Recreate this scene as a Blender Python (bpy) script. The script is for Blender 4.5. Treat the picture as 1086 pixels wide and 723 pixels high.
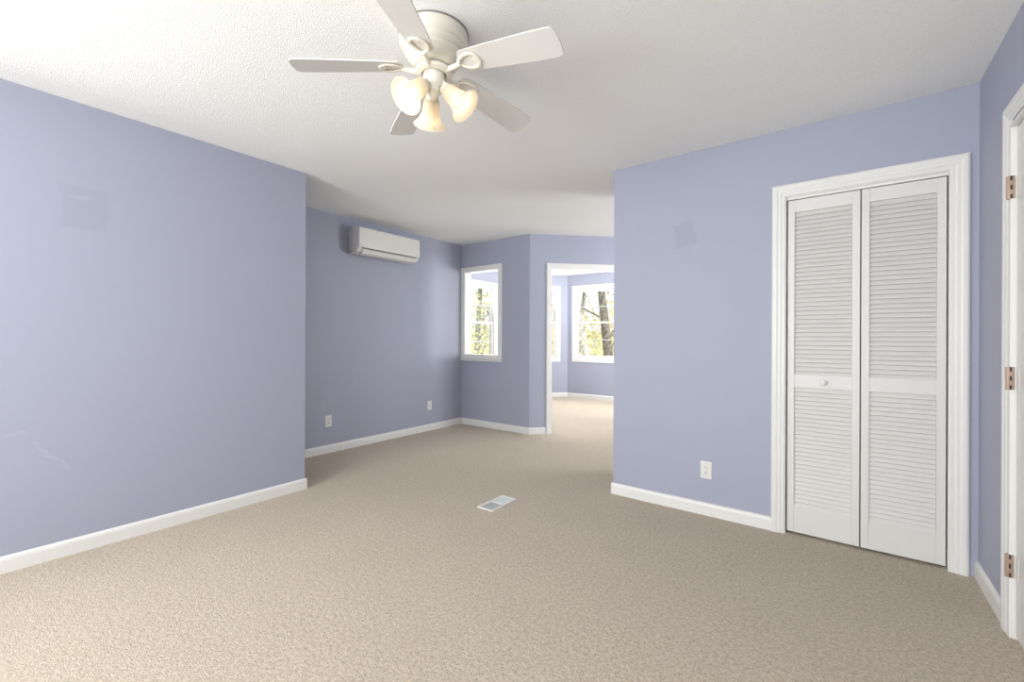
import bpy, bmesh, math, random
from math import sin, cos, pi, radians, sqrt
from mathutils import Vector, Matrix

for o in list(bpy.data.objects):
    bpy.data.objects.remove(o)
scene = bpy.context.scene
COL = scene.collection

# ------------------------------------------------------------------ camera
cam_d = bpy.data.cameras.new('camera')
cam = bpy.data.objects.new('camera', cam_d)
COL.objects.link(cam)
cam_d.sensor_fit = 'HORIZONTAL'
cam_d.sensor_width = 36.0
cam_d.lens = 36.0 * 462.7566 / 1086.0
cam_d.shift_y = -2.94 / 1086.0
cam_d.clip_start = 0.03
cam_d.clip_end = 200
YAW, ROLL = 0.6457, 0.0039
cam.matrix_world = (Matrix.Translation((0, 0, 1.1704)) @ Matrix.Rotation(YAW, 4, 'Z')
                    @ Matrix.Rotation(pi / 2, 4, 'X') @ Matrix.Rotation(ROLL, 4, 'Z'))
scene.camera = cam

# ------------------------------------------------------------------ light, exposure
scene.view_settings.view_transform = 'Standard'
scene.view_settings.look = 'None'
scene.view_settings.gamma = 1
scene.view_settings.use_curve_mapping = False
scene.view_settings.exposure = 0.67

world = bpy.data.worlds.new('world')
scene.world = world
world.use_nodes = True
wn = world.node_tree.nodes
bg = wn['Background']
bg.inputs['Color'].default_value = (0.86, 0.92, 1.0, 1)
bg.inputs['Strength'].default_value = 0.85


def area(name, loc, direction, sx, sy, power, color=(1, 1, 1), spread=180):
    d = bpy.data.lights.new(name, 'AREA')
    d.shape = 'RECTANGLE'
    d.size, d.size_y = sx, sy
    d.energy = power
    d.color = color
    d.spread = radians(spread)
    o = bpy.data.objects.new(name, d)
    COL.objects.link(o)
    o.location = loc
    o.rotation_euler = Vector(direction).to_track_quat('-Z', 'Y').to_euler()
    return o


sun_d = bpy.data.lights.new('sun', 'SUN')
sun_d.energy = 2.0
sun_d.angle = radians(3)
sun_d.color = (1, 0.95, 0.85)
sun = bpy.data.objects.new('sun', sun_d)
COL.objects.link(sun)
sun.rotation_euler = Vector((-0.9, 0.25, -0.85)).to_track_quat('-Z', 'Y').to_euler()

# daylight at the windows, plus fill through two added ones (each lamp stands in its window opening)
DAY = (0.97, 0.985, 1.0)
area('daylight_rear_left', (-2.25, -2.13, 1.45), (0, 1, 0.10), 1.4, 1.3, 66, DAY)
area('daylight_rear_right', (-0.45, -2.13, 1.45), (0, 1, 0.10), 1.4, 1.3, 53, DAY)
area('daylight_left', (-3.27, -0.90, 1.45), (1, 0.1, -0.22), 1.1, 1.3, 27, DAY)
area('daylight_bay_left', (-5.21, 5.99, 1.46), (1, 0, 0.3), 0.8, 1.3, 9, DAY)
area('daylight_bay_middle', (-4.80, 7.255, 1.46), (1, -1, 0.4), 0.7, 1.3, 9, DAY)
area('daylight_bay_right', (-3.755, 7.67, 1.46), (0, -1, 0.3), 0.9, 1.3, 9, DAY)
area('daylight_bay_far', (-2.125, 7.67, 1.46), (0, -1, 0.3), 0.9, 1.3, 9, DAY)
area('fill_bay_side', (-1.41, 6.88, 1.46), (-1, 0, 0.45), 0.9, 1.3, 58, DAY)  # fill lamp in an added window, brightens the sun room walls
area('fill_alcove', (0.69, 5.28, 1.45), (-1, -0.25, 0.4), 1.2, 1.3, 57, DAY)  # fill lamp in the added alcove, brightens the recess wall


# ------------------------------------------------------------------ materials
def new_mat(name):
    m = bpy.data.materials.new(name)
    m.use_nodes = True
    nt = m.node_tree
    b = nt.nodes['Principled BSDF']
    return m, nt, b


def node(nt, t, **kw):
    n = nt.nodes.new(t)
    for k, v in kw.items():
        setattr(n, k, v)
    return n


def coords(nt):
    return node(nt, 'ShaderNodeTexCoord').outputs['Object']


def noise(nt, vec, scale, detail=2, rough=0.5):
    n = node(nt, 'ShaderNodeTexNoise')
    n.inputs['Scale'].default_value = scale
    n.inputs['Detail'].default_value = detail
    n.inputs['Roughness'].default_value = rough
    nt.links.new(vec, n.inputs['Vector'])
    return n.outputs['Fac']


def maprange(nt, val, a, b, c, d):
    n = node(nt, 'ShaderNodeMapRange')
    for k, v in zip(('From Min', 'From Max', 'To Min', 'To Max'), (a, b, c, d)):
        n.inputs[k].default_value = v
    nt.links.new(val, n.inputs['Value'])
    return n.outputs['Result']


def mathn(nt, op, a, b=None):
    n = node(nt, 'ShaderNodeMath', operation=op)
    for i, x in enumerate((a, b)):
        if x is None:
            continue
        if isinstance(x, (int, float)):
            n.inputs[i].default_value = x
        else:
            nt.links.new(x, n.inputs[i])
    return n.outputs[0]


def mixcol(nt, fac, c1, c2):
    n = node(nt, 'ShaderNodeMix', data_type='RGBA')
    if isinstance(fac, (int, float)):
        n.inputs['Factor'].default_value = fac
    else:
        nt.links.new(fac, n.inputs['Factor'])
    for key, c in ((6, c1), (7, c2)):
        if isinstance(c, tuple):
            n.inputs[key].default_value = c if len(c) == 4 else c + (1,)
        else:
            nt.links.new(c, n.inputs[key])
    return n.outputs[2]


def bump(nt, b, h, strength, dist):
    n = node(nt, 'ShaderNodeBump')
    n.inputs['Strength'].default_value = strength
    n.inputs['Distance'].default_value = dist
    nt.links.new(h, n.inputs['Height'])
    nt.links.new(n.outputs['Normal'], b.inputs['Normal'])


def simple(name, col, rough=0.5, metal=0.0, bscale=None, bstr=0.05, var=0.03):
    m, nt, b = new_mat(name)
    co = coords(nt)
    f = noise(nt, co, 9, 3)
    c2 = tuple(x * (1 - var) for x in col)
    nt.links.new(mixcol(nt, f, col, c2), b.inputs['Base Color'])
    b.inputs['Roughness'].default_value = rough
    b.inputs['Metallic'].default_value = metal
    if bscale:
        bump(nt, b, noise(nt, co, bscale, 2), bstr, 0.002)
    return m


PAINT = (0.375, 0.390, 0.480)


def wall_mat(name, marks=()):
    """lavender wall paint with a faint roller texture; marks = patches of a dried-in other tone
    (centre, half sizes, colour, strength)"""
    m, nt, b = new_mat(name)
    co = coords(nt)
    f = noise(nt, co, 1.7, 4)
    col = mixcol(nt, f, PAINT, tuple(x * 0.965 for x in PAINT))
    for (cx, cy, cz, hx, hy, hz, c, k, rot) in marks:
        mp = node(nt, 'ShaderNodeMapping', vector_type='TEXTURE')
        mp.inputs['Location'].default_value = (cx, cy, cz)
        mp.inputs['Rotation'].default_value = rot
        mp.inputs['Scale'].default_value = (hx, hy, hz)
        nz = node(nt, 'ShaderNodeTexNoise')
        nz.inputs['Scale'].default_value = 13
        nz.inputs['Detail'].default_value = 2
        nt.links.new(co, nz.inputs['Vector'])
        va = node(nt, 'ShaderNodeVectorMath', operation='MULTIPLY_ADD')
        va.inputs[1].default_value = (0.07, 0.07, 0.07)
        nt.links.new(nz.outputs['Color'], va.inputs[0])
        nt.links.new(co, va.inputs[2])
        sb = node(nt, 'ShaderNodeVectorMath', operation='SUBTRACT')
        nt.links.new(va.outputs[0], sb.inputs[0])
        sb.inputs[1].default_value = (0.035, 0.035, 0.035)
        nt.links.new(sb.outputs[0], mp.inputs['Vector'])
        sx = node(nt, 'ShaderNodeSeparateXYZ')
        nt.links.new(mp.outputs[0], sx.inputs[0])
        ax = mathn(nt, 'ABSOLUTE', sx.outputs[0])
        ay = mathn(nt, 'ABSOLUTE', sx.outputs[1])
        az = mathn(nt, 'ABSOLUTE', sx.outputs[2])
        mx = mathn(nt, 'MAXIMUM', mathn(nt, 'MAXIMUM', ax, ay), az)
        fac = maprange(nt, mx, 0.85, 1.05, k, 0.0)
        col = mixcol(nt, fac, col, c)
    nt.links.new(col, b.inputs['Base Color'])
    b.inputs['Roughness'].default_value = 0.55
    b.inputs['Specular IOR Level'].default_value = 0.35
    bump(nt, b, noise(nt, co, 160, 2), 0.12, 0.001)
    return m


M_WALL = wall_mat('lavender_paint')
DARKP = (0.33, 0.343, 0.425)
LIGHTP = (0.50, 0.51, 0.59)
M_WALL_LEFT = wall_mat('lavender_paint_left', [
    (-3.308, 0.50, 1.87, 0.2, 0.10, 0.125, DARKP, 0.5, (0, 0, 0)),
    (-3.308, 0.48, 1.93, 0.2, 0.045, 0.012, LIGHTP, 0.2, (0.1, 0, 0)),
    (-3.308, 0.38, 0.54, 0.2, 0.115, 0.007, LIGHTP, 0.24, (-0.96, 0, 0)),
    (-3.308, 0.25, 0.675, 0.2, 0.045, 0.008, LIGHTP, 0.18, (-0.2, 0, 0)),
])
M_WALL_CLOSET = wall_mat('lavender_paint_closet', [
    (-0.855, 3.10, 1.885, 0.072, 0.2, 0.085, DARKP, 0.75, (0, -0.2, 0)),
    (-0.835, 3.10, 1.775, 0.03, 0.2, 0.04, DARKP, 0.35, (0, 0.2, 0)),
])
M_TRIM = simple('white_trim_paint', (0.77, 0.755, 0.725), 0.38, var=0.01)
M_DOOR = simple('white_door_paint', (0.70, 0.685, 0.655), 0.42, var=0.01)
M_PLASTIC = simple('white_plastic', (0.74, 0.73, 0.69), 0.35, var=0.01)
M_AC = simple('air_conditioner_plastic', (0.72, 0.70, 0.66), 0.4, var=0.01)
M_DARK = simple('dark_slot', (0.02, 0.02, 0.02), 0.6)
M_GREYLINE = simple('grey_seam', (0.25, 0.24, 0.22), 0.6)
M_COPPER = simple('copper_hinge_metal', (0.44, 0.31, 0.24), 0.45, 0.25, var=0.25)
M_BRASS = simple('brass', (0.80, 0.58, 0.25), 0.3, 0.9, var=0.1)
M_STEEL = simple('steel', (0.6, 0.6, 0.6), 0.35, 0.9)
M_PAINTED_PLATE = simple('lavender_painted_plate', (0.385, 0.400, 0.495), 0.5)
M_FAN = simple('warm_glow_cream_enamel', (0.82, 0.77, 0.66), 0.32, var=0.02)  # cream enamel, tinted creamier for the warm lamp glow on the housing
M_BLADE = simple('white_fan_blade', (0.72, 0.70, 0.67), 0.45, var=0.02)
M_VENT = simple('vent_enamel', (0.80, 0.78, 0.74), 0.4)
M_DUCT = simple('vent_duct_grey', (0.42, 0.44, 0.44), 0.5)
M_VENT_FIN = simple('vent_fin_grey', (0.62, 0.65, 0.64), 0.45)

# ceiling: stippled popcorn
M_CEIL, nt, b = new_mat('popcorn_ceiling')
co = coords(nt)
v1 = noise(nt, co, 150, 3, 0.6)
f = maprange(nt, v1, 0.35, 0.68, 0.0, 1.0)
nt.links.new(mixcol(nt, f, (0.87, 0.865, 0.84), (0.94, 0.935, 0.915)), b.inputs['Base Color'])
b.inputs['Roughness'].default_value = 0.9
bump(nt, b, f, 0.4, 0.004)

# carpet: twisted cut pile
M_CARPET, nt, b = new_mat('beige_carpet')
co = coords(nt)
n1 = noise(nt, co, 165, 3, 0.7)
n2 = noise(nt, co, 62, 2, 0.6)
n3 = noise(nt, co, 3.2, 4, 0.6)
mx = mathn(nt, 'ADD', mathn(nt, 'MULTIPLY', n1, 0.65), mathn(nt, 'MULTIPLY', n2, 0.35))
f = maprange(nt, mx, 0.36, 0.62, 0.0, 1.0)
c = mixcol(nt, f, (0.385, 0.305, 0.222), (0.80, 0.69, 0.55))
f3 = maprange(nt, n3, 0.35, 0.65, 0.0, 0.10)
c = mixcol(nt, f3, c, (0.42, 0.34, 0.25))
nt.links.new(c, b.inputs['Base Color'])
b.inputs['Roughness'].default_value = 1.0
b.inputs['Specular IOR Level'].default_value = 0.1
b.inputs['Sheen Weight'].default_value = 0.2
bump(nt, b, f, 0.8, 0.006)

# window glass
M_GLASS = bpy.data.materials.new('window_glass')
M_GLASS.use_nodes = True
nt = M_GLASS.node_tree
nt.nodes.clear()
out = node(nt, 'ShaderNodeOutputMaterial')
tr = node(nt, 'ShaderNodeBsdfTransparent')
tr.inputs['Color'].default_value = (0.97, 0.98, 0.98, 1)
gl = node(nt, 'ShaderNodeBsdfGlossy')
gl.inputs['Roughness'].default_value = 0.02
lw = node(nt, 'ShaderNodeLayerWeight')
fc = mathn(nt, 'MULTIPLY_ADD', mathn(nt, 'POWER', lw.outputs['Facing'], 4.0), 0.6)
fc.node.inputs[2].default_value = 0.02
ms = node(nt, 'ShaderNodeMixShader')
nt.links.new(fc, ms.inputs[0])
nt.links.new(tr.outputs[0], ms.inputs[1])
nt.links.new(gl.outputs[0], ms.inputs[2])
nt.links.new(ms.outputs[0], out.inputs[0])

# frosted lamp glass
M_SHADE = bpy.data.materials.new('frosted_shade_glass')
M_SHADE.use_nodes = True
nt = M_SHADE.node_tree
nt.nodes.clear()
out = node(nt, 'ShaderNodeOutputMaterial')
tl = node(nt, 'ShaderNodeBsdfTranslucent')
tl.inputs['Color'].default_value = (0.95, 0.88, 0.74, 1)
df = node(nt, 'ShaderNodeBsdfPrincipled')
df.inputs['Base Color'].default_value = (0.92, 0.88, 0.80, 1)
df.inputs['Roughness'].default_value = 0.35
ms = node(nt, 'ShaderNodeMixShader')
ms.inputs[0].default_value = 0.5
nt.links.new(tl.outputs[0], ms.inputs[1])
nt.links.new(df.outputs[0], ms.inputs[2])
nt.links.new(ms.outputs[0], out.inputs[0])

M_BULB = bpy.data.materials.new('glowing_bulb')
M_BULB.use_nodes = True
b = M_BULB.node_tree.nodes['Principled BSDF']
b.inputs['Base Color'].default_value = (1, 0.9, 0.75, 1)
b.inputs['Emission Color'].default_value = (1, 0.82, 0.56, 1)
b.inputs['Emission Strength'].default_value = 0.6

# outdoors
M_BARK, nt, b = new_mat('grey_bark')
co = coords(nt)
f = noise(nt, co, 14, 5, 0.7)
nt.links.new(mixcol(nt, maprange(nt, f, 0.35, 0.65, 0, 1), (0.075, 0.06, 0.045), (0.42, 0.38, 0.32)), b.inputs['Base Color'])
b.inputs['Roughness'].default_value = 0.95
bump(nt, b, f, 0.8, 0.02)
M_BARK_PALE, nt, b = new_mat('pale_bark')
co = coords(nt)
f = noise(nt, co, 9, 5, 0.7)
nt.links.new(mixcol(nt, maprange(nt, f, 0.35, 0.6, 0, 1), (0.30, 0.27, 0.23), (0.85, 0.82, 0.76)), b.inputs['Base Color'])
b.inputs['Roughness'].default_value = 0.9
bump(nt, b, f, 0.6, 0.02)


def leaf_mat(name, c1, c2):
    m, nt, b = new_mat(name)
    co = coords(nt)
    f = noise(nt, co, 2.5, 3, 0.6)
    nt.links.new(mixcol(nt, maprange(nt, f, 0.35, 0.65, 0, 1), c1, c2), b.inputs['Base Color'])
    b.inputs['Roughness'].default_value = 0.6
    b.inputs['Transmission Weight'].default_value = 0.0
    b.inputs['Subsurface Weight'].default_value = 0.0
    return m


M_LEAF_YELLOW = leaf_mat('spring_leaves', (0.66, 0.66, 0.20), (0.85, 0.86, 0.42))
M_LEAF_GREEN = leaf_mat('green_leaves', (0.36, 0.45, 0.13), (0.60, 0.66, 0.26))
M_LEAF_TAN = leaf_mat('tan_leaves', (0.62, 0.47, 0.25), (0.82, 0.70, 0.46))
M_GROUND, nt, b = new_mat('leaf_litter')
co = coords(nt)
f = noise(nt, co, 5, 6, 0.75)
nt.links.new(mixcol(nt, maprange(nt, f, 0.38, 0.62, 0, 1), (0.42, 0.34, 0.20), (0.75, 0.70, 0.45)), b.inputs['Base Color'])
b.inputs['Roughness'].default_value = 1
bump(nt, b, f, 0.8, 0.05)


# ------------------------------------------------------------------ mesh helpers
def finish(name, bm, mat, parent=None, smooth=None, loc=None):
    me = bpy.data.meshes.new(name)
    bmesh.ops.recalc_face_normals(bm, faces=bm.faces)
    if smooth is not None:
        for fc in bm.faces:
            fc.smooth = True
        for e in bm.edges:
            if len(e.link_faces) == 2 and e.calc_face_angle(0) > radians(smooth):
                e.smooth = False
    bm.to_mesh(me)
    bm.free()
    if mat:
        me.materials.append(mat)
    o = bpy.data.objects.new(name, me)
    COL.objects.link(o)
    if loc is not None:
        o.location = loc
    if parent:
        o.parent = parent
    return o


def box(bm, x0, x1, y0, y1, z0, z1, T=None, bevel=0.0):
    r = bmesh.ops.create_cube(bm, size=1)
    vs = r['verts']
    M = Matrix.Translation(((x0 + x1) / 2, (y0 + y1) / 2, (z0 + z1) / 2)) @ Matrix.Diagonal((abs(x1 - x0), abs(y1 - y0), abs(z1 - z0), 1))
    bmesh.ops.transform(bm, matrix=M, verts=vs)
    if bevel:
        es = list({e for v in vs for e in v.link_edges})
        rb = bmesh.ops.bevel(bm, geom=es, offset=bevel, segments=2, profile=0.6, affect='EDGES')
        vs = list({v for f in rb['faces'] for v in f.verts} | {v for v in vs if v.is_valid})
        # include all connected
        seen = set(vs)
        st = list(vs)
        while st:
            v = st.pop()
            for e in v.link_edges:
                w = e.other_vert(v)
                if w not in seen:
                    seen.add(w)
                    st.append(w)
        vs = list(seen)
    if T is not None:
        bmesh.ops.transform(bm, matrix=T, verts=vs)
    return vs


def frameM(p0, deg, side=1):
    """local (s, t, z) -> world; s runs along deg from p0, t runs to the room side"""
    a = radians(deg)
    s = Vector((cos(a), sin(a), 0))
    t = Vector((-sin(a), cos(a), 0)) * side
    return Matrix(((s.x, t.x, 0, p0[0]), (s.y, t.y, 0, p0[1]), (0, 0, 1, 0), (0, 0, 0, 1)))


def lathe(bm, prof, seg=32, T=None, close=False):
    rings = []
    for (r, z) in prof:
        if r < 1e-6:
            rings.append([bm.verts.new((0, 0, z))])
        else:
            rings.append([bm.verts.new((r * cos(2 * pi * i / seg), r * sin(2 * pi * i / seg), z)) for i in range(seg)])
    for a, c in zip(rings[:-1], rings[1:]):
        for i in range(seg):
            j = (i + 1) % seg
            if len(a) == 1 and len(c) == 1:
                continue
            if len(a) == 1:
                bm.faces.new((a[0], c[i], c[j]))
            elif len(c) == 1:
                bm.faces.new((a[i], c[0], a[j]))
            else:
                bm.faces.new((a[i], c[i], c[j], a[j]))
    if T is not None:
        bmesh.ops.transform(bm, matrix=T, verts=[v for r in rings for v in r])


def tube(bm, pts, rad, seg=8, caps=True):
    pts = [Vector(p) for p in pts]
    if not hasattr(rad, '__len__'):
        rad = [rad] * len(pts)
    rings = []
    up = Vector((0, 0, 1))
    prev = None
    for i, p in enumerate(pts):
        d = (pts[min(i + 1, len(pts) - 1)] - pts[max(i - 1, 0)]).normalized()
        if prev is None:
            a = up.cross(d)
            if a.length < 0.1:
                a = Vector((1, 0, 0)).cross(d)
        else:
            a = prev - d * prev.dot(d)
        a.normalize()
        prev = a
        c = d.cross(a)
        rings.append([bm.verts.new(p + (a * cos(2 * pi * k / seg) + c * sin(2 * pi * k / seg)) * rad[i]) for k in range(seg)])
    for a, c in zip(rings[:-1], rings[1:]):
        for i in range(seg):
            j = (i + 1) % seg
            bm.faces.new((a[i], a[j], c[j], c[i]))
    if caps:
        bm.faces.new(rings[0][::-1])
        bm.faces.new(rings[-1])


def prism(bm, prof, s0, s1, T=None, axis='s'):
    """profile (t, z) extruded along s"""
    a = [bm.verts.new((s0, t, z)) for t, z in prof]
    c = [bm.verts.new((s1, t, z)) for t, z in prof]
    n = len(prof)
    for i in range(n):
        j = (i + 1) % n
        bm.faces.new((a[i], a[j], c[j], c[i]))
    bm.faces.new(a[::-1])
    bm.faces.new(c)
    if T is not None:
        bmesh.ops.transform(bm, matrix=T, verts=a + c)


def label(o, text, cat=None, group=None, kind=None):
    o['label'] = text
    if cat:
        o['category'] = cat
    if group:
        o['group'] = group
    if kind:
        o['kind'] = kind
    return o


def empty(name, loc=(0, 0, 0), rz=0.0):
    o = bpy.data.objects.new(name, None)
    o.empty_display_size = 0.1
    COL.objects.link(o)
    o.location = loc
    o.rotation_euler = (0, 0, rz)
    return o


# ------------------------------------------------------------------ walls
H = 2.44
TH = 0.115
BASE_PROF = [(0, 0), (0.013, 0), (0.013, 0.062), (0.010, 0.074), (0.005, 0.080), (0, 0.082)]
CASING = [(0.0, 0.0), (0.0, 0.009), (0.004, 0.012), (0.016, 0.012), (0.022, 0.0155), (0.034, 0.0155), (0.042, 0.019), (0.056, 0.019), (0.064, 0.013), (0.066, 0.0)]


def wall(name, p0, p1, side, openings, mat, text, thick=TH):
    """side = +1 when the room lies to the left of p0->p1; the body is on the other side"""
    L = (Vector(p1) - Vector(p0)).length
    deg = math.degrees(math.atan2(p1[1] - p0[1], p1[0] - p0[0]))
    T = frameM(p0, deg, side)
    bm = bmesh.new()
    ss = sorted({0, L} | {v for o_ in openings for v in o_[:2]})
    for a, c in zip(ss[:-1], ss[1:]):
        mid = (a + c) / 2
        spans = [(0, H)]
        for (s0, s1, z0, z1) in openings:
            if s0 < mid < s1:
                new = []
                for (u, v) in spans:
                    if z0 > u:
                        new.append((u, min(z0, v)))
                    if z1 < v:
                        new.append((max(z1, u), v))
                spans = new
        for (u, v) in spans:
            box(bm, a, c, -thick, 0, u, v, T)
    o = finish(name, bm, mat)
    label(o, text, 'wall', kind='structure')
    return T, L


def casing(name, T, s0, s1, z0, z1, text, full=False, width=0.066, cat='door casing', prof=CASING, parent=None):
    bm = bmesh.new()
    k = width / 0.066
    loops = []
    for (w, t) in prof:
        w *= k
        if full:
            pts = [(s0 - w, z0 - w), (s0 - w, z1 + w), (s1 + w, z1 + w), (s1 + w, z0 - w)]
        else:
            pts = [(s0 - w, z0), (s0 - w, z1 + w), (s1 + w, z1 + w), (s1 + w, z0)]
        loops.append([bm.verts.new(T @ Vector((s, t, z))) for s, z in pts])
    n = len(loops)
    m = 4 if full else 3
    for i in range(n):
        a, c = loops[i], loops[(i + 1) % n]
        for q in range(m):
            r = (q + 1) % 4
            bm.faces.new((a[q], a[r], c[r], c[q]))
    if not full:
        bm.faces.new([l[0] for l in loops])
        bm.faces.new([l[3] for l in loops][::-1])
    o = finish(name, bm, M_TRIM, parent)
    if parent is None:
        label(o, text, cat, kind='structure')
    return o


def baseboard(name, runs, text):
    bm = bmesh.new()
    for (T, s0, s1) in runs:
        prism(bm, BASE_PROF, s0, s1, T)
    o = finish(name, bm, M_TRIM)
    label(o, text, 'baseboard', kind='structure')


XL, YL = -3.308, 1.733
XA, YD = -4.158, 4.371
XK = -3.027
YC, XE, XR = 3.101, -1.372, 0.544
YB = -2.0
XS, YS, XSC = -5.25, 7.706, -4.405     # sun room: left wall, far wall, far-left corner
SD = 2.3405                            # length of the diagonal wall
DE = (XE, YD + (XE - XK))              # its far end

# floor and ceiling
bm = bmesh.new()
box(bm, XS - 0.2, XR + 0.2, YB - 0.2, YS + 0.2, -0.12, 0.0)
o = finish('floor', bm, M_CARPET)
label(o, 'beige cut pile carpet covering the whole floor', 'floor', kind='structure')
bm = bmesh.new()
box(bm, XS - 0.2, XR + 0.2, YB - 0.2, YS + 0.2, H, H + 0.15)
o = finish('ceiling', bm, M_CEIL)
label(o, 'white stippled popcorn ceiling over both rooms', 'ceiling', kind='structure')

# main room
WL = (0.48, 1.72, 0.78, 2.12)
T_left, _ = wall('wall_left', (XL, YB), (XL, YL), -1, [WL], M_WALL_LEFT, 'near lavender wall on the left with a faint square patch')
wall('wall_recess_side', (XL - TH, YL), (XA, YL), -1, [], M_WALL, 'hidden lavender side wall of the recess', thick=0.1)
T_rec, L_rec = wall('wall_recess', (XA, YL - 0.1), (XA, YD), -1, [], M_WALL, 'shaded lavender wall of the recess carrying the air conditioner')
PT = (-4.108 - XA, -3.507 - XA, 0.940, 2.072)
T_dia, L_dia = wall('wall_far', (XA - 0.0, YD), (XK, YD), -1, [PT], M_WALL, 'lavender far wall with the pass-through opening into the sun room')
DO = (0.268, 1.45, 0.0, 2.034)
T_45, L_45 = wall('wall_diagonal', (XK, YD), DE, -1, [DO], M_WALL, 'diagonal lavender wall with the doorway to the sun room')
YCB = YC + 0.70                        # back of the closet
wall('wall_closet_side', (XE, YCB), (XE, YC + TH), -1, [], M_WALL, 'lavender side of the closet facing the passage')
wall('wall_alcove_front', (XR, YCB), (XE, YCB), -1, [], M_WALL, 'lavender back of the closet facing the added side alcove', thick=0.09)
wall('wall_alcove_far', DE, (XR, DE[1]), -1, [], M_WALL, 'lavender far wall of the added side alcove')
W5 = (0.12, 1.37, 0.78, 2.12)  # unseen alcove and window, added to light the recess
T_alc, _ = wall('wall_alcove_end', (XR, DE[1]), (XR, YCB), -1, [W5], M_WALL, 'lavender end wall of the added side alcove with its window')
CO = (-0.268 - XE, 0.441 - XE, 0.0, 2.031)
T_clo, L_clo = wall('wall_closet', (XE, YC), (XR, YC), -1, [CO], M_WALL_CLOSET, 'lavender wall on the right holding the louvered closet')
DOOR_Y0, DOOR_Y1 = 1.748, 2.565
T_rig, L_rig = wall('wall_right', (XR, YC), (XR, YB), -1, [(YC - DOOR_Y1, YC - DOOR_Y0, 0, 2.020)], M_WALL, 'narrow lavender wall at the right edge beside the white door')
RW = [(0.34, 1.77, 0.78, 2.12), (2.14, 3.57, 0.78, 2.12)]
T_bac, L_bac = wall('wall_back', (XL, YB), (XR, YB), 1, RW, M_WALL, 'lavender wall behind the camera with two windows')
# closet interior
wall('wall_closet_end', (XR, YCB), (XR, YC), -1, [], M_WALL, 'inside end wall of the closet')

# sun room
S1 = [(YD + 0.0, 6.861)]
W1 = (5.62 - YD, 6.43 - YD, 0.715, 2.155)
T_s1, _ = wall('wall_sunroom_left', (XS, YD), (XS, 6.861), -1, [W1], M_WALL, 'left sun room wall seen through the pass-through')
LS2 = 1.195
W2 = (0.205, 0.985, 0.765, 2.155)
T_s2, _ = wall('wall_sunroom_corner', (XS, 6.861), (XSC, YS), -1, [W2], M_WALL, 'angled sun room wall at the left of the doorway view')
W3 = (0.170, 1.130, 0.765, 2.155)
W4 = (1.80, 2.76, 0.765, 2.155)
T_s3, _ = wall('wall_sunroom_far', (XSC, YS), (XE, YS), -1, [W3, W4], M_WALL, 'far sun room wall with the big window seen through the doorway')
W6 = (0.35, 1.31, 0.765, 2.155)  # unseen window, added so side light reaches the bay walls
T_s5, _ = wall('wall_sunroom_right', (XE, YS), (XE, DE[1] + TH), -1, [W6], M_WALL, 'right end wall of the sun room')
wall('wall_sunroom_back', (XS, YD + TH), (XA, YD + TH), 1, [], M_WALL, 'sun room wall beside the pass-through', thick=TH)

# baseboards
e = 0.013
baseboard('baseboard_left', [(T_left, 0, YL - YB + 0.013), (frameM((XL, YL), 180, -1), 0, 0.8)], 'white baseboard along the near left wall')
baseboard('baseboard_recess', [(T_rec, 0.1, L_rec)], 'white baseboard below the air conditioner wall')
baseboard('baseboard_far', [(T_dia, 0, L_dia + 0.005)], 'white baseboard below the pass-through')
baseboard('baseboard_diagonal', [(T_45, -0.005, DO[0] - 0.066), (T_45, DO[1] + 0.066, L_45)], 'short white baseboard left of the doorway')
baseboard('baseboard_closet', [(T_clo, -e, CO[0] - 0.066), (frameM((XE, YC), 90, 1), 0, 0.7)], 'white baseboard between the passage and the closet casing')
baseboard('baseboard_right', [(T_rig, 0, YC - DOOR_Y1 - 0.075)], 'short white baseboard between the closet and the white door')
baseboard('baseboard_back', [(T_bac, 0, L_bac)], 'white baseboard behind the camera')
baseboard('baseboard_sunroom', [(T_s1, 0, 2.49), (T_s2, 0, LS2), (T_s3, 0, 3.03)], 'white baseboard round the sun room bay')


# openings: jamb linings
def lining(name, T, s0, s1, z0, z1, text, bottom=False, depth=TH, proud=0.004, t=0.012, cat='jamb'):
    bm = bmesh.new()
    d0, d1 = -depth - proud, proud
    box(bm, s0 - 0.001, s0 + t, d0, d1, z0, z1, T)
    box(bm, s1 - t, s1 + 0.001, d0, d1, z0, z1, T)
    box(bm, s0 + t, s1 - t, d0, d1, z1 - t, z1 + 0.001, T)
    if bottom:
        box(bm, s0 + t, s1 - t, d0, d1, z0 - 0.001, z0 + t, T)
    o = finish(name, bm, M_TRIM)
    label(o, text, cat, kind='structure')
    return o


lining('trim_1', T_45, DO[0], DO[1], 0, DO[3], 'white lining inside the sun room doorway')
casing('trim_2', T_45, DO[0] + 0.006, DO[1] - 0.006, 0, DO[3] - 0.006, 'white casing around the sun room doorway')
lining('trim_3', T_dia, PT[0], PT[1], PT[2], PT[3], 'white lining inside the pass-through opening', bottom=True)
FLATC = [(0, 0), (0, 0.013), (0.004, 0.016), (0.060, 0.018), (0.066, 0.014), (0.066, 0)]
o = casing('trim_4', T_dia, PT[0] + 0.004, PT[1] - 0.004, PT[2] + 0.004, PT[3] - 0.004, 'white picture frame casing of the pass-through', full=True, width=0.058, cat='casing', prof=FLATC)
bm = bmesh.new()
box(bm, PT[0] - 0.050, PT[1] + 0.066, 0.0, 0.030, PT[2] - 0.076, PT[2] - 0.058, T_dia, bevel=0.004)
o2 = finish('sill_lip', bm, M_TRIM, o)
casing('trim_5', T_clo, CO[0], CO[1], 0, CO[3], 'white molded casing around the louvered closet doors', width=0.072)
lining('trim_6', T_clo, CO[0] - 0.0, CO[1] + 0.0, 0, CO[3], 'white jamb inside the closet opening', t=0.004)
casing('trim_7', T_rig, YC - DOOR_Y1, YC - DOOR_Y0, 0, 2.036, 'white molded casing at the right edge of the picture', width=0.075)

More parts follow.
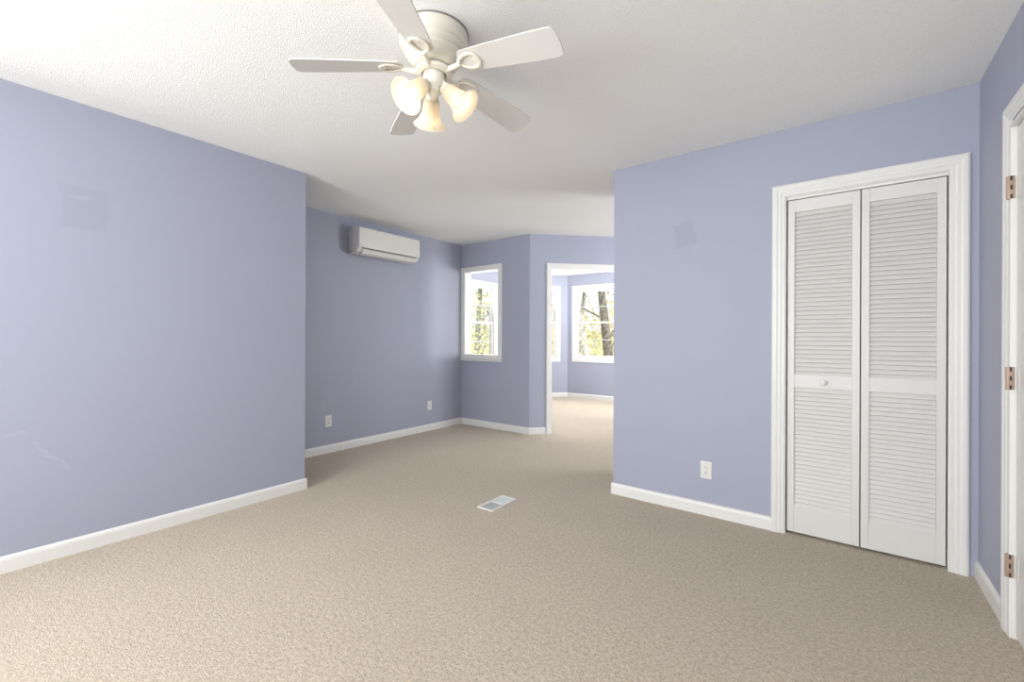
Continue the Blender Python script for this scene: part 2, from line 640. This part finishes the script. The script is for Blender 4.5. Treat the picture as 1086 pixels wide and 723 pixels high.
# ------------------------------------------------------------------ windows
WN = [0]


def window(T, W, text, glass_only=False):
    WN[0] += 1
    s0, s1, z0, z1 = W
    root = empty('window_%d' % WN[0])
    label(root, text, 'window', kind='structure')
    casing('window_casing', T, s0, s1, z0, z1, '', full=True, width=0.062, prof=FLATC, parent=root)
    bm = bmesh.new()
    t = 0.03
    box(bm, s0, s0 + t, -TH - 0.01, 0.004, z0, z1, T)
    box(bm, s1 - t, s1, -TH - 0.01, 0.004, z0, z1, T)
    box(bm, s0 + t, s1 - t, -TH - 0.01, 0.004, z1 - t, z1, T)
    box(bm, s0 + t, s1 - t, -TH - 0.01, 0.004, z0, z0 + t, T)
    finish('window_frame', bm, M_TRIM, root)
    zm = (z0 + z1) / 2 + 0.02
    for nm, (u, v), (d0, d1) in (('upper_sash', (zm - 0.02, z1 - t), (-0.092, -0.060)), ('lower_sash', (z0 + t, zm + 0.02), (-0.056, -0.024))):
        bm = bmesh.new()
        a, c = s0 + t + 0.001, s1 - t - 0.001
        w = 0.032
        u += 0.001
        v -= 0.001
        box(bm, a, a + w, d0, d1, u, v, T)
        box(bm, c - w, c, d0, d1, u, v, T)
        box(bm, a + w, c - w, d0, d1, v - w, v, T)
        box(bm, a + w, c - w, d0, d1, u, u + w + (0.012 if nm == 'lower_sash' else 0), T)
        sash = finish(nm, bm, M_TRIM, root)
        bm = bmesh.new()
        dm = (d0 + d1) / 2
        box(bm, a + w - 0.003, c - w + 0.003, dm - 0.003, dm + 0.003, u + w - 0.003, v - w + 0.003, T)
        finish('glass', bm, M_GLASS, sash)
        bm = bmesh.new()
        zc = (u + v) / 2
        box(bm, a + w - 0.002, c - w + 0.002, dm - 0.010, dm - 0.004, zc - 0.007, zc + 0.007, T)
        finish('muntin', bm, M_TRIM, sash)
    bm = bmesh.new()
    mid = (s0 + s1) / 2
    box(bm, mid - 0.025, mid + 0.025, -0.030, -0.014, zm + 0.021, zm + 0.032, T, bevel=0.003)
    finish('sash_lock', bm, M_PLASTIC, root)


window(T_s1, W1, 'white double hung window seen through the pass-through opening')
window(T_s2, W2, 'white window whose right edge shows beside the left door jamb')
window(T_s3, W3, 'white double hung window filling the right of the doorway view')
window(T_s3, W4, 'white sun room window hidden behind the closet wall')
window(T_s5, W6, 'added unseen white window in the right end of the sun room')
window(T_alc, W5, 'added white window in the end of the unseen side alcove')
window(T_left, WL, 'white window in the left wall just behind the camera view')
window(T_bac, RW[0], 'white window behind the camera nearest the left wall')
window(T_bac, RW[1], 'white window behind the camera nearest the door')

# ------------------------------------------------------------------ closet bifold door (door_1)
d1 = empty('door_1', (0.088, YC, 0))
label(d1, 'white louvered bifold closet door in its molded casing', 'closet door', kind='structure')


def door_leaf(x0, x1, fold, text):
    """one louvered leaf; x, y relative to door_1; fold pushes the seam edge a little out of plane"""
    w = x1 - x0
    z0, z1 = 0.016, 2.005
    th = 0.028
    yf = 0.012                                  # front face sits slightly behind the casing
    if fold > 0:
        Tl = Matrix.Translation((x0, yf, 0)) @ Matrix.Rotation(-radians(0.8), 4, 'Z')
    else:
        Tl = Matrix.Translation((x1, yf, 0)) @ Matrix.Rotation(radians(0.8), 4, 'Z') @ Matrix.Translation((-w, 0, 0))
    st = 0.036
    zr = [(z0, 0.172), (0.884, 0.958), (1.932, z1)]
    bm = bmesh.new()
    box(bm, 0, st, 0, th, z0, z1, Tl, bevel=0.0025)
    box(bm, w - st, w, 0, th, z0, z1, Tl, bevel=0.0025)
    for (u, v) in zr:
        box(bm, st, w - st, 0.0012, th - 0.001, u, v, Tl)
    leaf = finish('door_panel', bm, M_DOOR, d1)
    for (u, v), n in (((0.172, 0.884), 28), ((0.958, 1.932), 38)):
        bm = bmesh.new()
        pitch = (v - u) / n
        for i in range(n):
            zc = u + (i + 0.5) * pitch
            R = Tl @ Matrix.Translation((0, 0.0145, zc)) @ Matrix.Rotation(radians(60), 4, 'X')
            box(bm, st + 0.0005, w - st - 0.0005, -0.0165, 0.0165, -0.0026, 0.0026, R)
        lv = finish('louver_slats', bm, M_DOOR, leaf)
    return leaf


lf = door_leaf(-0.346, -0.0025, 1, '')
rt = door_leaf(0.0025, 0.343, -1, '')
bm = bmesh.new()
Tk = Matrix.Translation((-0.169, 0.014, 0.921)) @ Matrix.Rotation(radians(90), 4, 'X')
lathe(bm, [(0, 0), (0.008, 0), (0.007, 0.010), (0.013, 0.015), (0.0165, 0.021), (0.015, 0.027), (0.008, 0.031), (0, 0.032)], 24, Tk)
finish('knob', bm, M_TRIM, lf, smooth=40)
# head strip above the bifold
bm = bmesh.new()
box(bm, CO[0] + 0.004, CO[1] - 0.004, -0.034, -0.010, 2.010, 2.027, T_clo)
o = finish('trim_8', bm, M_TRIM)
label(o, 'white head strip just above the closet door', 'trim', kind='structure')

# ------------------------------------------------------------------ white door on the right (door_2)
d2 = empty('door_2', (XR, (DOOR_Y0 + DOOR_Y1) / 2, 0))
label(d2, 'white door with copper hinges at the right edge of the picture', 'door', kind='structure')
yo = (DOOR_Y0 + DOOR_Y1) / 2
hw = (DOOR_Y1 - DOOR_Y0) / 2
bm = bmesh.new()
for s in (-1, 1):
    box(bm, -0.012, TH, s * hw - s * 0.012, s * hw, 0, 2.020)
box(bm, -0.012, TH, -hw + 0.012, hw - 0.012, 2.008, 2.020)
finish('door_jamb', bm, M_TRIM, d2)
bm = bmesh.new()
X0, X1 = 0.006, 0.041
Y0, Y1 = -hw + 0.016, hw - 0.016
box(bm, X0 + 0.006, X1, Y0, Y1, 0.014, 2.004)
for (a, c, u, v) in ((Y0, Y0 + 0.11, 0.014, 2.004), (Y1 - 0.11, Y1, 0.014, 2.004),
                     (-0.05, 0.05, 0.24, 1.9), (Y0 + 0.11, Y1 - 0.11, 0.014, 0.24), (Y0 + 0.11, Y1 - 0.11, 0.82, 0.98),
                     (Y0 + 0.11, Y1 - 0.11, 1.55, 1.66), (Y0 + 0.11, Y1 - 0.11, 1.9, 2.004)):
    box(bm, X0, X0 + 0.007, a, c, u, v)
slab = finish('door_panel', bm, M_DOOR, d2)
bm = bmesh.new()
Tk = Matrix.Translation((X0, Y0 + 0.06, 0.93)) @ Matrix.Rotation(radians(-90), 4, 'Y')
lathe(bm, [(0, 0), (0.032, 0), (0.032, 0.006), (0.012, 0.012), (0.011, 0.035), (0.024, 0.045), (0.028, 0.058), (0.022, 0.070), (0, 0.074)], 28, Tk)
finish('door_knob', bm, M_BRASS, slab, smooth=40)
for zc in (0.282, 1.02, 1.772):
    bm = bmesh.new()
    yh = hw - 0.008
    box(bm, -0.019, 0.001, yh - 0.006, yh + 0.008, zc - 0.045, zc + 0.045, bevel=0.0015)   # copper leaf
    tube(bm, [(-0.0185, yh - 0.001, zc - 0.045), (-0.0185, yh - 0.001, zc + 0.045)], 0.0045, 12)  # barrel
    hg = finish('hinge', bm, M_COPPER, d2, smooth=35)
    label(hg, 'worn copper hinge')
    bm = bmesh.new()
    for dz in (-0.036, 0.0, 0.036):
        box(bm, -0.0125, -0.0070, yh - 0.0075, yh - 0.004, zc + dz - 0.009, zc + dz + 0.009, bevel=0.001)
    finish('knuckle_gap', bm, M_DARK, hg)
    bm = bmesh.new()
    box(bm, 0.0045, 0.0058, Y1 - 0.035, Y1, zc - 0.045, zc + 0.045)
    finish('painted_leaf', bm, M_TRIM, hg)

# ------------------------------------------------------------------ air conditioner
ac = empty('air_conditioner', (XA, 3.045, 2.06))
label(ac, 'white split air conditioner mounted high on the recess wall', 'air conditioner')
hwid = 0.405


def ac_prism(name, prof, y0, y1, mat, bev=0.0, parent=ac):
    bm = bmesh.new()
    a = [bm.verts.new((x, y0, z)) for x, z in prof]
    c = [bm.verts.new((x, y1, z)) for x, z in prof]
    n = len(prof)
    for i in range(n):
        j = (i + 1) % n
        bm.faces.new((a[i], a[j], c[j], c[i]))
    bm.faces.new(a[::-1])
    bm.faces.new(c)
    if bev:
        bmesh.ops.bevel(bm, geom=list(bm.edges), offset=bev, segments=3, profile=0.6, affect='EDGES')
    return finish(name, bm, mat, parent, smooth=35)


ac_prism('casing', [(0.0, 0.0), (0.0, 0.262), (0.165, 0.262), (0.176, 0.250), (0.176, 0.045), (0.150, 0.010), (0.110, -0.006), (0.04, -0.006)], -hwid, hwid, M_AC, 0.004)
ac_prism('front_panel', [(0.172, 0.052), (0.172, 0.262), (0.190, 0.258), (0.196, 0.245), (0.196, 0.060), (0.190, 0.050)], -hwid + 0.003, hwid - 0.003, M_AC, 0.003)
ac_prism('air_vane', [(0.105, -0.012), (0.150, 0.002), (0.178, 0.036), (0.184, 0.032), (0.156, -0.006), (0.108, -0.020)], -hwid + 0.055, hwid - 0.055, M_AC, 0.001)
ac_prism('outlet_gap', [(0.168, 0.046), (0.186, 0.052), (0.1865, 0.047), (0.170, 0.040)], -hwid + 0.045, hwid - 0.045, M_GREYLINE)
for yy, nm in ((-hwid + 0.03, 'panel_clip'), (hwid - 0.05, 'status_light')):
    bm = bmesh.new()
    box(bm, 0.194, 0.1975, yy - 0.006, yy + 0.006, 0.066, 0.073, bevel=0.001)
    finish(nm, bm, M_GREYLINE, ac)
bm = bmesh.new()
tube(bm, [(0.0, -hwid + 0.012, 0.01), (0.03, -hwid - 0.006, 0.01), (0.045, -hwid + 0.008, 0.012)], 0.007, 8)
finish('drain_pipe', bm, M_GREYLINE, ac, smooth=60)


# ------------------------------------------------------------------ outlets
def outlet(T, s, z, text, painted=False, kind='duplex'):
    R = T @ Matrix.Translation((s, 0, z))
    root = bpy.data.objects.new('wall_outlet', None)
    COL.objects.link(root)
    root.matrix_world = R if R.determinant() > 0 else R @ Matrix.Diagonal((-1, 1, 1, 1))
    label(root, text, 'outlet')
    mp = M_PAINTED_PLATE if painted else M_PLASTIC
    bm = bmesh.new()
    box(bm, -0.035, 0.035, 0.0, 0.006, -0.0575, 0.0575, bevel=0.0022)
    finish('cover_plate', bm, mp, root)
    if kind == 'duplex':
        for zz in (-0.0195, 0.0195):
            bm = bmesh.new()
            box(bm, -0.0165, 0.0165, 0.004, 0.0078, zz - 0.014, zz + 0.014, bevel=0.0015)
            r = finish('receptacle', bm, mp, root)
            bm = bmesh.new()
            box(bm, -0.0080, -0.0056, 0.0070, 0.0082, zz - 0.009, zz - 0.000)
            box(bm, 0.0056, 0.0080, 0.0070, 0.0082, zz - 0.008, zz - 0.001)
            box(bm, -0.0025, 0.0025, 0.0070, 0.0082, zz + 0.0045, zz + 0.0095)
            finish('slots', bm, M_DARK, r)
        bm = bmesh.new()
        lathe(bm, [(0, 0.0), (0.003, 0.0), (0.0028, 0.0012), (0, 0.0014)], 12, Matrix.Translation((0, 0.0055, 0)) @ Matrix.Rotation(radians(-90), 4, 'X'))
        finish('screw', bm, M_STEEL, root, smooth=40)
    else:
        bm = bmesh.new()
        box(bm, -0.0125, 0.0125, 0.004, 0.0078, -0.030, 0.030, bevel=0.0015)
        r = finish('jack_insert', bm, mp, root)
        bm = bmesh.new()
        box(bm, -0.004, 0.004, 0.0072, 0.0083, -0.008, 0.002)
        finish('slots', bm, M_GREYLINE, r)
        for zz in (-0.044, 0.044):
            bm = bmesh.new()
            lathe(bm, [(0, 0.0), (0.003, 0.0), (0.0028, 0.0012), (0, 0.0014)], 12, Matrix.Translation((0, 0.0055, zz)) @ Matrix.Rotation(radians(-90), 4, 'X'))
            finish('screw', bm, M_PLASTIC, root, smooth=40)
    return root


outlet(T_clo, -0.713 - XE, 0.300, 'white double outlet low on the wall left of the closet')
outlet(T_rec, 2.420 - YL + 0.1, 0.322, 'white double outlet on the recess wall nearer the left wall corner')
outlet(T_rec, 3.785 - YL + 0.1, 0.317, 'white jack plate on the recess wall nearer the far corner', kind='jack')
outlet(T_dia, -3.548 - XA, 0.305, 'lavender painted outlet below the pass-through', painted=True)

# ------------------------------------------------------------------ floor register
vt = empty('floor_vent', (-1.937, 2.408, 0.0))
label(vt, 'white metal floor vent set into the middle of the carpet', 'floor vent')
bm = bmesh.new()
hx, hy, fw = 0.068, 0.140, 0.016
for (a, c, u, v) in ((-hx, -hx + fw, -hy, hy), (hx - fw, hx, -hy, hy), (-hx + fw, hx - fw, -hy, -hy + fw), (-hx + fw, hx - fw, hy - fw, hy)):
    box(bm, a, c, u, v, 0.0, 0.007)
box(bm, -hx + fw, hx - fw, -0.003, 0.003, 0.001, 0.006)
finish('frame', bm, M_VENT, vt)
bm = bmesh.new()
box(bm, -hx + fw, hx - fw, -hy + fw, hy - fw, 0.0002, 0.001)
finish('duct_opening', bm, M_DUCT, vt)
bm = bmesh.new()
n = 11
for half, tilt in ((-1, -16), (1, 12)):
    for i in range(n):
        yc = half * (0.008 + (i + 0.5) * (hy - fw - 0.010) / n)
        R = Matrix.Translation((0, yc, 0.0035)) @ Matrix.Rotation(radians(tilt), 4, 'X')
        box(bm, -hx + fw, hx - fw, -0.0052, 0.0052, -0.0005, 0.0005, R)
finish('louver_fins', bm, M_VENT_FIN, vt)

# ------------------------------------------------------------------ ceiling fan
FX, FY = -1.368, 1.264
fan = empty('ceiling_fan', (FX, FY, 0))
label(fan, 'cream white five blade ceiling fan with three lit glass shades', 'ceiling fan')
bm = bmesh.new()
lathe(bm, [(0, 2.4395), (0.141, 2.4395), (0.143, 2.432), (0.143, 2.395), (0.137, 2.385), (0.130, 2.381), (0.130, 2.368),
           (0.122, 2.360), (0.116, 2.357), (0.116, 2.343), (0.108, 2.334), (0.101, 2.326), (0.094, 2.310), (0.084, 2.300), (0.076, 2.297), (0, 2.297)], 56)
finish('motor_housing', bm, M_FAN, fan, smooth=28)
bm = bmesh.new()
lathe(bm, [(0.1405, 2.4399), (0.1455, 2.4399), (0.1455, 2.4345), (0.1405, 2.4345), (0.1405, 2.4399)], 56)
finish('ceiling_gap', bm, M_GREYLINE, fan, smooth=30)
bm = bmesh.new()
lathe(bm, [(0, 2.2975), (0.062, 2.2975), (0.062, 2.290), (0, 2.290)], 40)
finish('motor_shadow_gap', bm, M_GREYLINE, fan, smooth=30)
bm = bmesh.new()
lathe(bm, [(0.050, 2.290), (0.076, 2.290), (0.079, 2.284), (0.077, 2.276), (0.066, 2.271), (0.052, 2.271), (0.050, 2.276), (0.050, 2.290)], 48)
finish('flywheel', bm, M_FAN, fan, smooth=40)
bm = bmesh.new()
lathe(bm, [(0, 2.290), (0.044, 2.290), (0.046, 2.262), (0.044, 2.235), (0.036, 2.222), (0.030, 2.216), (0.030, 2.200), (0.020, 2.190), (0.012, 2.178), (0.006, 2.172), (0, 2.170)], 40)
finish('switch_housing', bm, M_FAN, fan, smooth=30)
for k in range(3):
    bm = bmesh.new()
    a = radians(40 + 120 * k)
    lathe(bm, [(0, 0), (0.004, 0), (0.0035, 0.003), (0, 0.004)], 10, Matrix.Translation((0.0455 * cos(a), 0.0455 * sin(a), 2.262)) @ Matrix.Rotation(a, 4, 'Z') @ Matrix.Rotation(radians(90), 4, 'Y'))
    finish('screw', bm, M_BRASS, fan, smooth=40)
ZB = 2.305
PH = 227.0


def blade_outline():
    pts = []
    # x radial, y sideways; root at 0.125, tip at 0.565
    x0, x1 = 0.135, 0.562
    w0, w1 = 0.050, 0.066
    r = 0.028
    pts += [(x0 + 0.012, -w0), (x0 + 0.10, -w0 - 0.006), (x1 - 0.10, -w1), (x1 - 0.030, -w1)]
    for k in range(1, 6):
        a = -pi / 2 + k / 6 * pi / 2
        pts.append((x1 - 0.030 + 0.024 * cos(a), -w1 + r + r * sin(a)))
    pts.append((x1 - 0.003, -0.020))
    pts.append((x1, 0.010))
    for k in range(1, 6):
        a = k / 6 * pi / 2
        pts.append((x1 - 0.030 + 0.028 * cos(a), w1 - r + r * sin(a)))
    pts += [(x1 - 0.036, w1), (x1 - 0.10, w1), (x0 + 0.10, w0 + 0.006), (x0 + 0.012, w0)]
    pts += [(x0 - 0.004, w0 - 0.018), (x0 - 0.010, 0), (x0 - 0.004, -w0 + 0.018)]
    return pts


for k in range(5):
    ang = radians(PH - 72 * k)
    Rz = Matrix.Rotation(ang, 4, 'Z')
    # pitch: the right-hand side (looking outward) sits higher
    P = Rz @ Matrix.Translation((0, 0, ZB)) @ Matrix.Rotation(radians(5.6), 4, 'Y') @ Matrix.Rotation(radians(-12), 4, 'X')
    bm = bmesh.new()
    out_ = blade_outline()
    lo = [bm.verts.new((x, y, 0)) for x, y in out_]
    hi = [bm.verts.new((x, y, 0.006)) for x, y in out_]
    bm.faces.new(lo[::-1])
    bm.faces.new(hi)
    for i in range(len(out_)):
        j = (i + 1) % len(out_)
        bm.faces.new((lo[i], lo[j], hi[j], hi[i]))
    bmesh.ops.transform(bm, matrix=P, verts=bm.verts)
    bl = finish('fan_blade', bm, M_BLADE, fan)
    # cast blade iron: a stem from the flywheel that opens to a loop under the blade
    bm = bmesh.new()
    tube(bm, [Rz @ Vector((0.060, 0, 2.281)), Rz @ Vector((0.085, 0, 2.281)), Rz @ Vector((0.110, 0, 2.284)), P @ Vector((0.132, 0, -0.006))], [0.012, 0.011, 0.0095, 0.010], 10)
    loop_pts = []
    for q in range(25):
        t = 2 * pi * q / 24
        loop_pts.append(Vector((0.172 - 0.046 * cos(t), 0.034 * sin(t) * (1.0 - 0.30 * cos(t)), 0)))
    b2 = bmesh.new()
    tube(b2, loop_pts, 0.0085, 10, caps=False)
    bmesh.ops.transform(b2, matrix=P @ Matrix.Translation((0, 0, -0.004)) @ Matrix.Diagonal((1, 1, 0.5, 1)), verts=b2.verts)
    me_ = bpy.data.meshes.new('loop')
    b2.to_mesh(me_)
    b2.free()
    bm.from_mesh(me_)
    bpy.data.meshes.remove(me_)
    box(bm, 0.196, 0.226, -0.014, 0.014, -0.007, -0.001, P, bevel=0.002)
    finish('blade_arm', bm, M_FAN, fan, smooth=50)

# light kit
BELL = [(0.020, 0.0), (0.029, 0.004), (0.034, 0.014), (0.036, 0.032), (0.038, 0.055), (0.043, 0.076), (0.052, 0.094), (0.062, 0.106), (0.070, 0.112)]
for az in (145, 265, 25):
    a = radians(az)
    tilt = radians(180 - 46)      # axis 50 degrees out from straight down
    base = Vector((0.056 * cos(a), 0.056 * sin(a), 2.206))
    A = Matrix.Translation(base) @ Matrix.Rotation(a, 4, 'Z') @ Matrix.Rotation(tilt, 4, 'Y')
    bm = bmesh.new()
    tube(bm, [(0.034 * cos(a), 0.034 * sin(a), 2.240), (0.048 * cos(a), 0.048 * sin(a), 2.232), base - (A.to_3x3() @ Vector((0, 0, 0.012)))], [0.010, 0.0095, 0.012], 12)
    arm = finish('lamp_arm', bm, M_FAN, fan, smooth=50)
    bm = bmesh.new()
    lathe(bm, [(0, -0.016), (0.020, -0.016), (0.026, -0.010), (0.027, 0.008), (0.0285, 0.010), (0.0285, 0.014), (0.024, 0.014), (0, 0.014)], 28, A)
    finish('lamp_holder', bm, M_FAN, arm, smooth=40)
    bm = bmesh.new()
    inner = [(r - 0.003, z + 0.001) for r, z in BELL[1:]]
    rim = [(0.0725, 0.1145), (0.0705, 0.1160), (0.0680, 0.1145)]
    lathe(bm, BELL + rim + inner[::-1] + [(0.018, 0.003), (0.020, 0.0)], 40, A)
    finish('lamp_shade', bm, M_SHADE, fan, smooth=60)
    bm = bmesh.new()
    lathe(bm, [(0, 0.014), (0.010, 0.016), (0.012, 0.030), (0.020, 0.048), (0.023, 0.062), (0.018, 0.078), (0.008, 0.086), (0, 0.088)], 20, A)
    bulb = finish('light_bulb', bm, M_BULB, fan, smooth=60)
    ld = bpy.data.lights.new('bulb_light', 'POINT')
    ld.energy = 0.13
    ld.color = (1.0, 0.84, 0.62)
    ld.shadow_soft_size = 0.02
    lo_ = bpy.data.objects.new('bulb_light', ld)
    COL.objects.link(lo_)
    lo_.location = Vector((FX, FY, 0)) + A @ Vector((0, 0, 0.100))

for dx, dy, z1_, nm in ((0.022, -0.020, 2.045, 'pull_chain'),):
    bm = bmesh.new()
    z0_ = 2.205
    n = int((z0_ - z1_) / 0.006)
    tube(bm, [(dx, dy, z0_), (dx, dy, z1_)], 0.0007, 6)
    for i in range(n):
        bmesh.ops.create_icosphere(bm, subdivisions=1, radius=0.0016, matrix=Matrix.Translation((dx, dy, z0_ - i * 0.006)))
    pc = finish(nm, bm, M_BRASS, fan, smooth=60)
    bm = bmesh.new()
    lathe(bm, [(0, 0), (0.003, -0.002), (0.004, -0.010), (0.0025, -0.018), (0, -0.020)], 12, Matrix.Translation((dx, dy, z1_)))
    finish('chain_pull', bm, M_BRASS, pc, smooth=60)

# ------------------------------------------------------------------ outdoors
rnd = random.Random(7)
bm = bmesh.new()
N = 40


def gz(x, y):
    d = max(0.0, (-(x + 5.5)) * 0.7 + (y - 8.0) * 0.7)
    return -3.1 + 0.10 * d + 0.25 * sin(x * 0.7) * cos(y * 0.5)


grid = {}
for i in range(N + 1):
    for j in range(N + 1):
        x = -48 + 72 * i / N
        y = -14 + 74 * j / N
        grid[i, j] = bm.verts.new((x, y, gz(x, y)))
for i in range(N):
    for j in range(N):
        bm.faces.new((grid[i, j], grid[i + 1, j], grid[i + 1, j + 1], grid[i, j + 1]))
o = finish('ground', bm, M_GROUND, smooth=60)
label(o, 'wooded slope covered in pale leaf litter outside the windows', 'ground', kind='structure')


def leaf_cloud(bm, centre, rad, n, size):
    for _ in range(n):
        while True:
            p = Vector((rnd.uniform(-1, 1), rnd.uniform(-1, 1), rnd.uniform(-1, 1)))
            if p.length < 1:
                break
        c = Vector(centre) + Vector((p.x * rad[0], p.y * rad[1], p.z * rad[2]))
        a = Vector((rnd.gauss(0, 1), rnd.gauss(0, 1), rnd.gauss(0, 1))).normalized()
        b_ = a.cross(Vector((rnd.gauss(0, 1), rnd.gauss(0, 1), rnd.gauss(0, 1)))).normalized()
        s = size * rnd.uniform(0.6, 1.3)
        vs = [bm.verts.new(c + a * s), bm.verts.new(c + b_ * s * 0.55), bm.verts.new(c - a * s), bm.verts.new(c - b_ * s * 0.55)]
        bm.faces.new(vs)


def tree(x, y, h, r, lean, mat, leaf, nleaf, text, nb=9, leaf_size=0.07, curve=0.3, low=0.25):
    z0 = gz(x, y) - 0.05
    root = empty('tree', (x, y, z0))
    label(root, text, 'tree', 'trees outside the sun room')
    bm = bmesh.new()
    pts, rad = [], []
    ph = rnd.uniform(0, 6)
    K = 12
    for i in range(K + 1):
        t = i / K
        pts.append(Vector((lean[0] * h * t + curve * sin(ph + 3 * t) * t, lean[1] * h * t + curve * cos(ph + 2.5 * t) * t, h * t)))
        rad.append(r * (1 - 0.75 * t))
    tube(bm, pts, rad, 10)
    ends = []
    for _ in range(nb):
        t = rnd.uniform(low, 0.95)
        i = int(t * K)
        p = pts[i]
        az = rnd.uniform(0, 2 * pi)
        L = rnd.uniform(0.8, 2.2) * (1.1 - 0.5 * t)
        d = Vector((cos(az), sin(az), rnd.uniform(0.25, 1.0))).normalized()
        bp_ = [p]
        for q in range(4):
            d = (d + Vector((rnd.uniform(-.3, .3), rnd.uniform(-.3, .3), rnd.uniform(-.05, .3)))).normalized()
            bp_.append(bp_[-1] + d * L / 4)
        rb = rad[i] * rnd.uniform(0.25, 0.5)
        tube(bm, bp_, [rb, rb * .8, rb * .6, rb * .4, rb * .15], 6)
        ends.append(bp_[-1])
        for q in (2, 3):
            d2_ = (d + Vector((rnd.uniform(-1, 1), rnd.uniform(-1, 1), rnd.uniform(-.3, .8)))).normalized()
            e_ = bp_[q] + d2_ * L * 0.4
            tube(bm, [bp_[q], (bp_[q] + e_) / 2 + Vector((0, 0, .05)), e_], [rb * .35, rb * .25, rb * .08], 5)
            ends.append(e_)
    finish('trunk', bm, mat, root, smooth=50)
    if nleaf:
        bm = bmesh.new()
        per = max(1, nleaf // len(ends))
        for e_ in ends:
            leaf_cloud(bm, e_, (0.6, 0.6, 0.5), per, leaf_size)
        finish('foliage', bm, leaf, root)
    return root


TREES = [
    # x, y, height, radius, lean, bark, leaf, leaves, label
    (-6.55, 13.2, 9, 0.17, (-0.085, 0.0), M_BARK_PALE, M_LEAF_YELLOW, 500, 'pale leaning trunk in the middle of the doorway window'),
    (-5.25, 12.0, 9, 0.19, (-0.05, 0.0), M_BARK, M_LEAF_TAN, 450, 'thick dark trunk at the right of the doorway window'),
    (-5.75, 14.0, 9, 0.15, (-0.02, 0.0), M_BARK_PALE, M_LEAF_YELLOW, 450, 'pale upright trunk beside the thick dark one in the doorway window'),
    (-8.6, 15.5, 9, 0.10, (0.05, 0.0), M_BARK, M_LEAF_YELLOW, 600, 'slim trunk at the left of the doorway window'),
    (-11.2, 12.2, 9, 0.15, (0.10, 0.05), M_BARK, M_LEAF_GREEN, 500, 'dark slanting trunk in the pass-through window'),
    (-12.6, 12.0, 9, 0.12, (-0.09, -0.03), M_BARK, M_LEAF_YELLOW, 500, 'thin trunk leaning left in the pass-through window'),
    (-11.0, 10.4, 9, 0.11, (0.02, 0.02), M_BARK_PALE, M_LEAF_GREEN, 450, 'pale thin trunk in the pass-through window'),
    (-14.5, 14.5, 10, 0.14, (0.03, -0.02), M_BARK, M_LEAF_YELLOW, 650, 'distant trunk behind the pass-through window'),
    (-9.9, 17.5, 10, 0.14, (-0.03, 0.0), M_BARK, M_LEAF_TAN, 650, 'distant trunk seen past the narrow corner window'),
    (-7.4, 19.0, 11, 0.13, (0.02, 0.0), M_BARK, M_LEAF_YELLOW, 700, 'distant trunk behind the doorway window'),
    (-9.6, 11.4, 9, 0.13, (0.03, -0.03), M_BARK, M_LEAF_YELLOW, 500, 'trunk outside the narrow corner window'),
    (-16.8, 13.4, 10, 0.13, (-0.03, 0.02), M_BARK_PALE, M_LEAF_GREEN, 650, 'far pale trunk behind the pass-through window'),
]
for t_ in TREES:
    tree(*t_)

# bright spring undergrowth and distant budding canopy: uncountable leaves
bm = bmesh.new()
for _ in range(230):
    a = rnd.uniform(radians(95), radians(165))
    d = rnd.uniform(6, 24)
    x, y = -4.5 + d * cos(a), 6.5 + d * sin(a)
    if y < 8.6 and x > -6.6:
        continue
    hgt = rnd.uniform(0.4, 1.0) * (1 + d * 0.09)
    leaf_cloud(bm, (x, y, gz(x, y) + hgt * 0.9), (1.0, 1.0, hgt), 70, 0.08)
o = finish('undergrowth', bm, M_LEAF_YELLOW)
label(o, 'yellow green spring shrubs massed under the trees outside', 'shrubs', kind='stuff')
bm = bmesh.new()
for _ in range(150):
    a = rnd.uniform(radians(92), radians(168))
    d = rnd.uniform(15, 30)
    x, y = -4.5 + d * cos(a), 6.5 + d * sin(a)
    leaf_cloud(bm, (x, y, gz(x, y) + rnd.uniform(1.2, 5.0)), (1.5, 1.5, 1.1), 45, 0.12)
o = finish('distant_foliage', bm, M_LEAF_TAN)
label(o, 'tan budding treetops far behind the nearer trunks', 'foliage', kind='stuff')
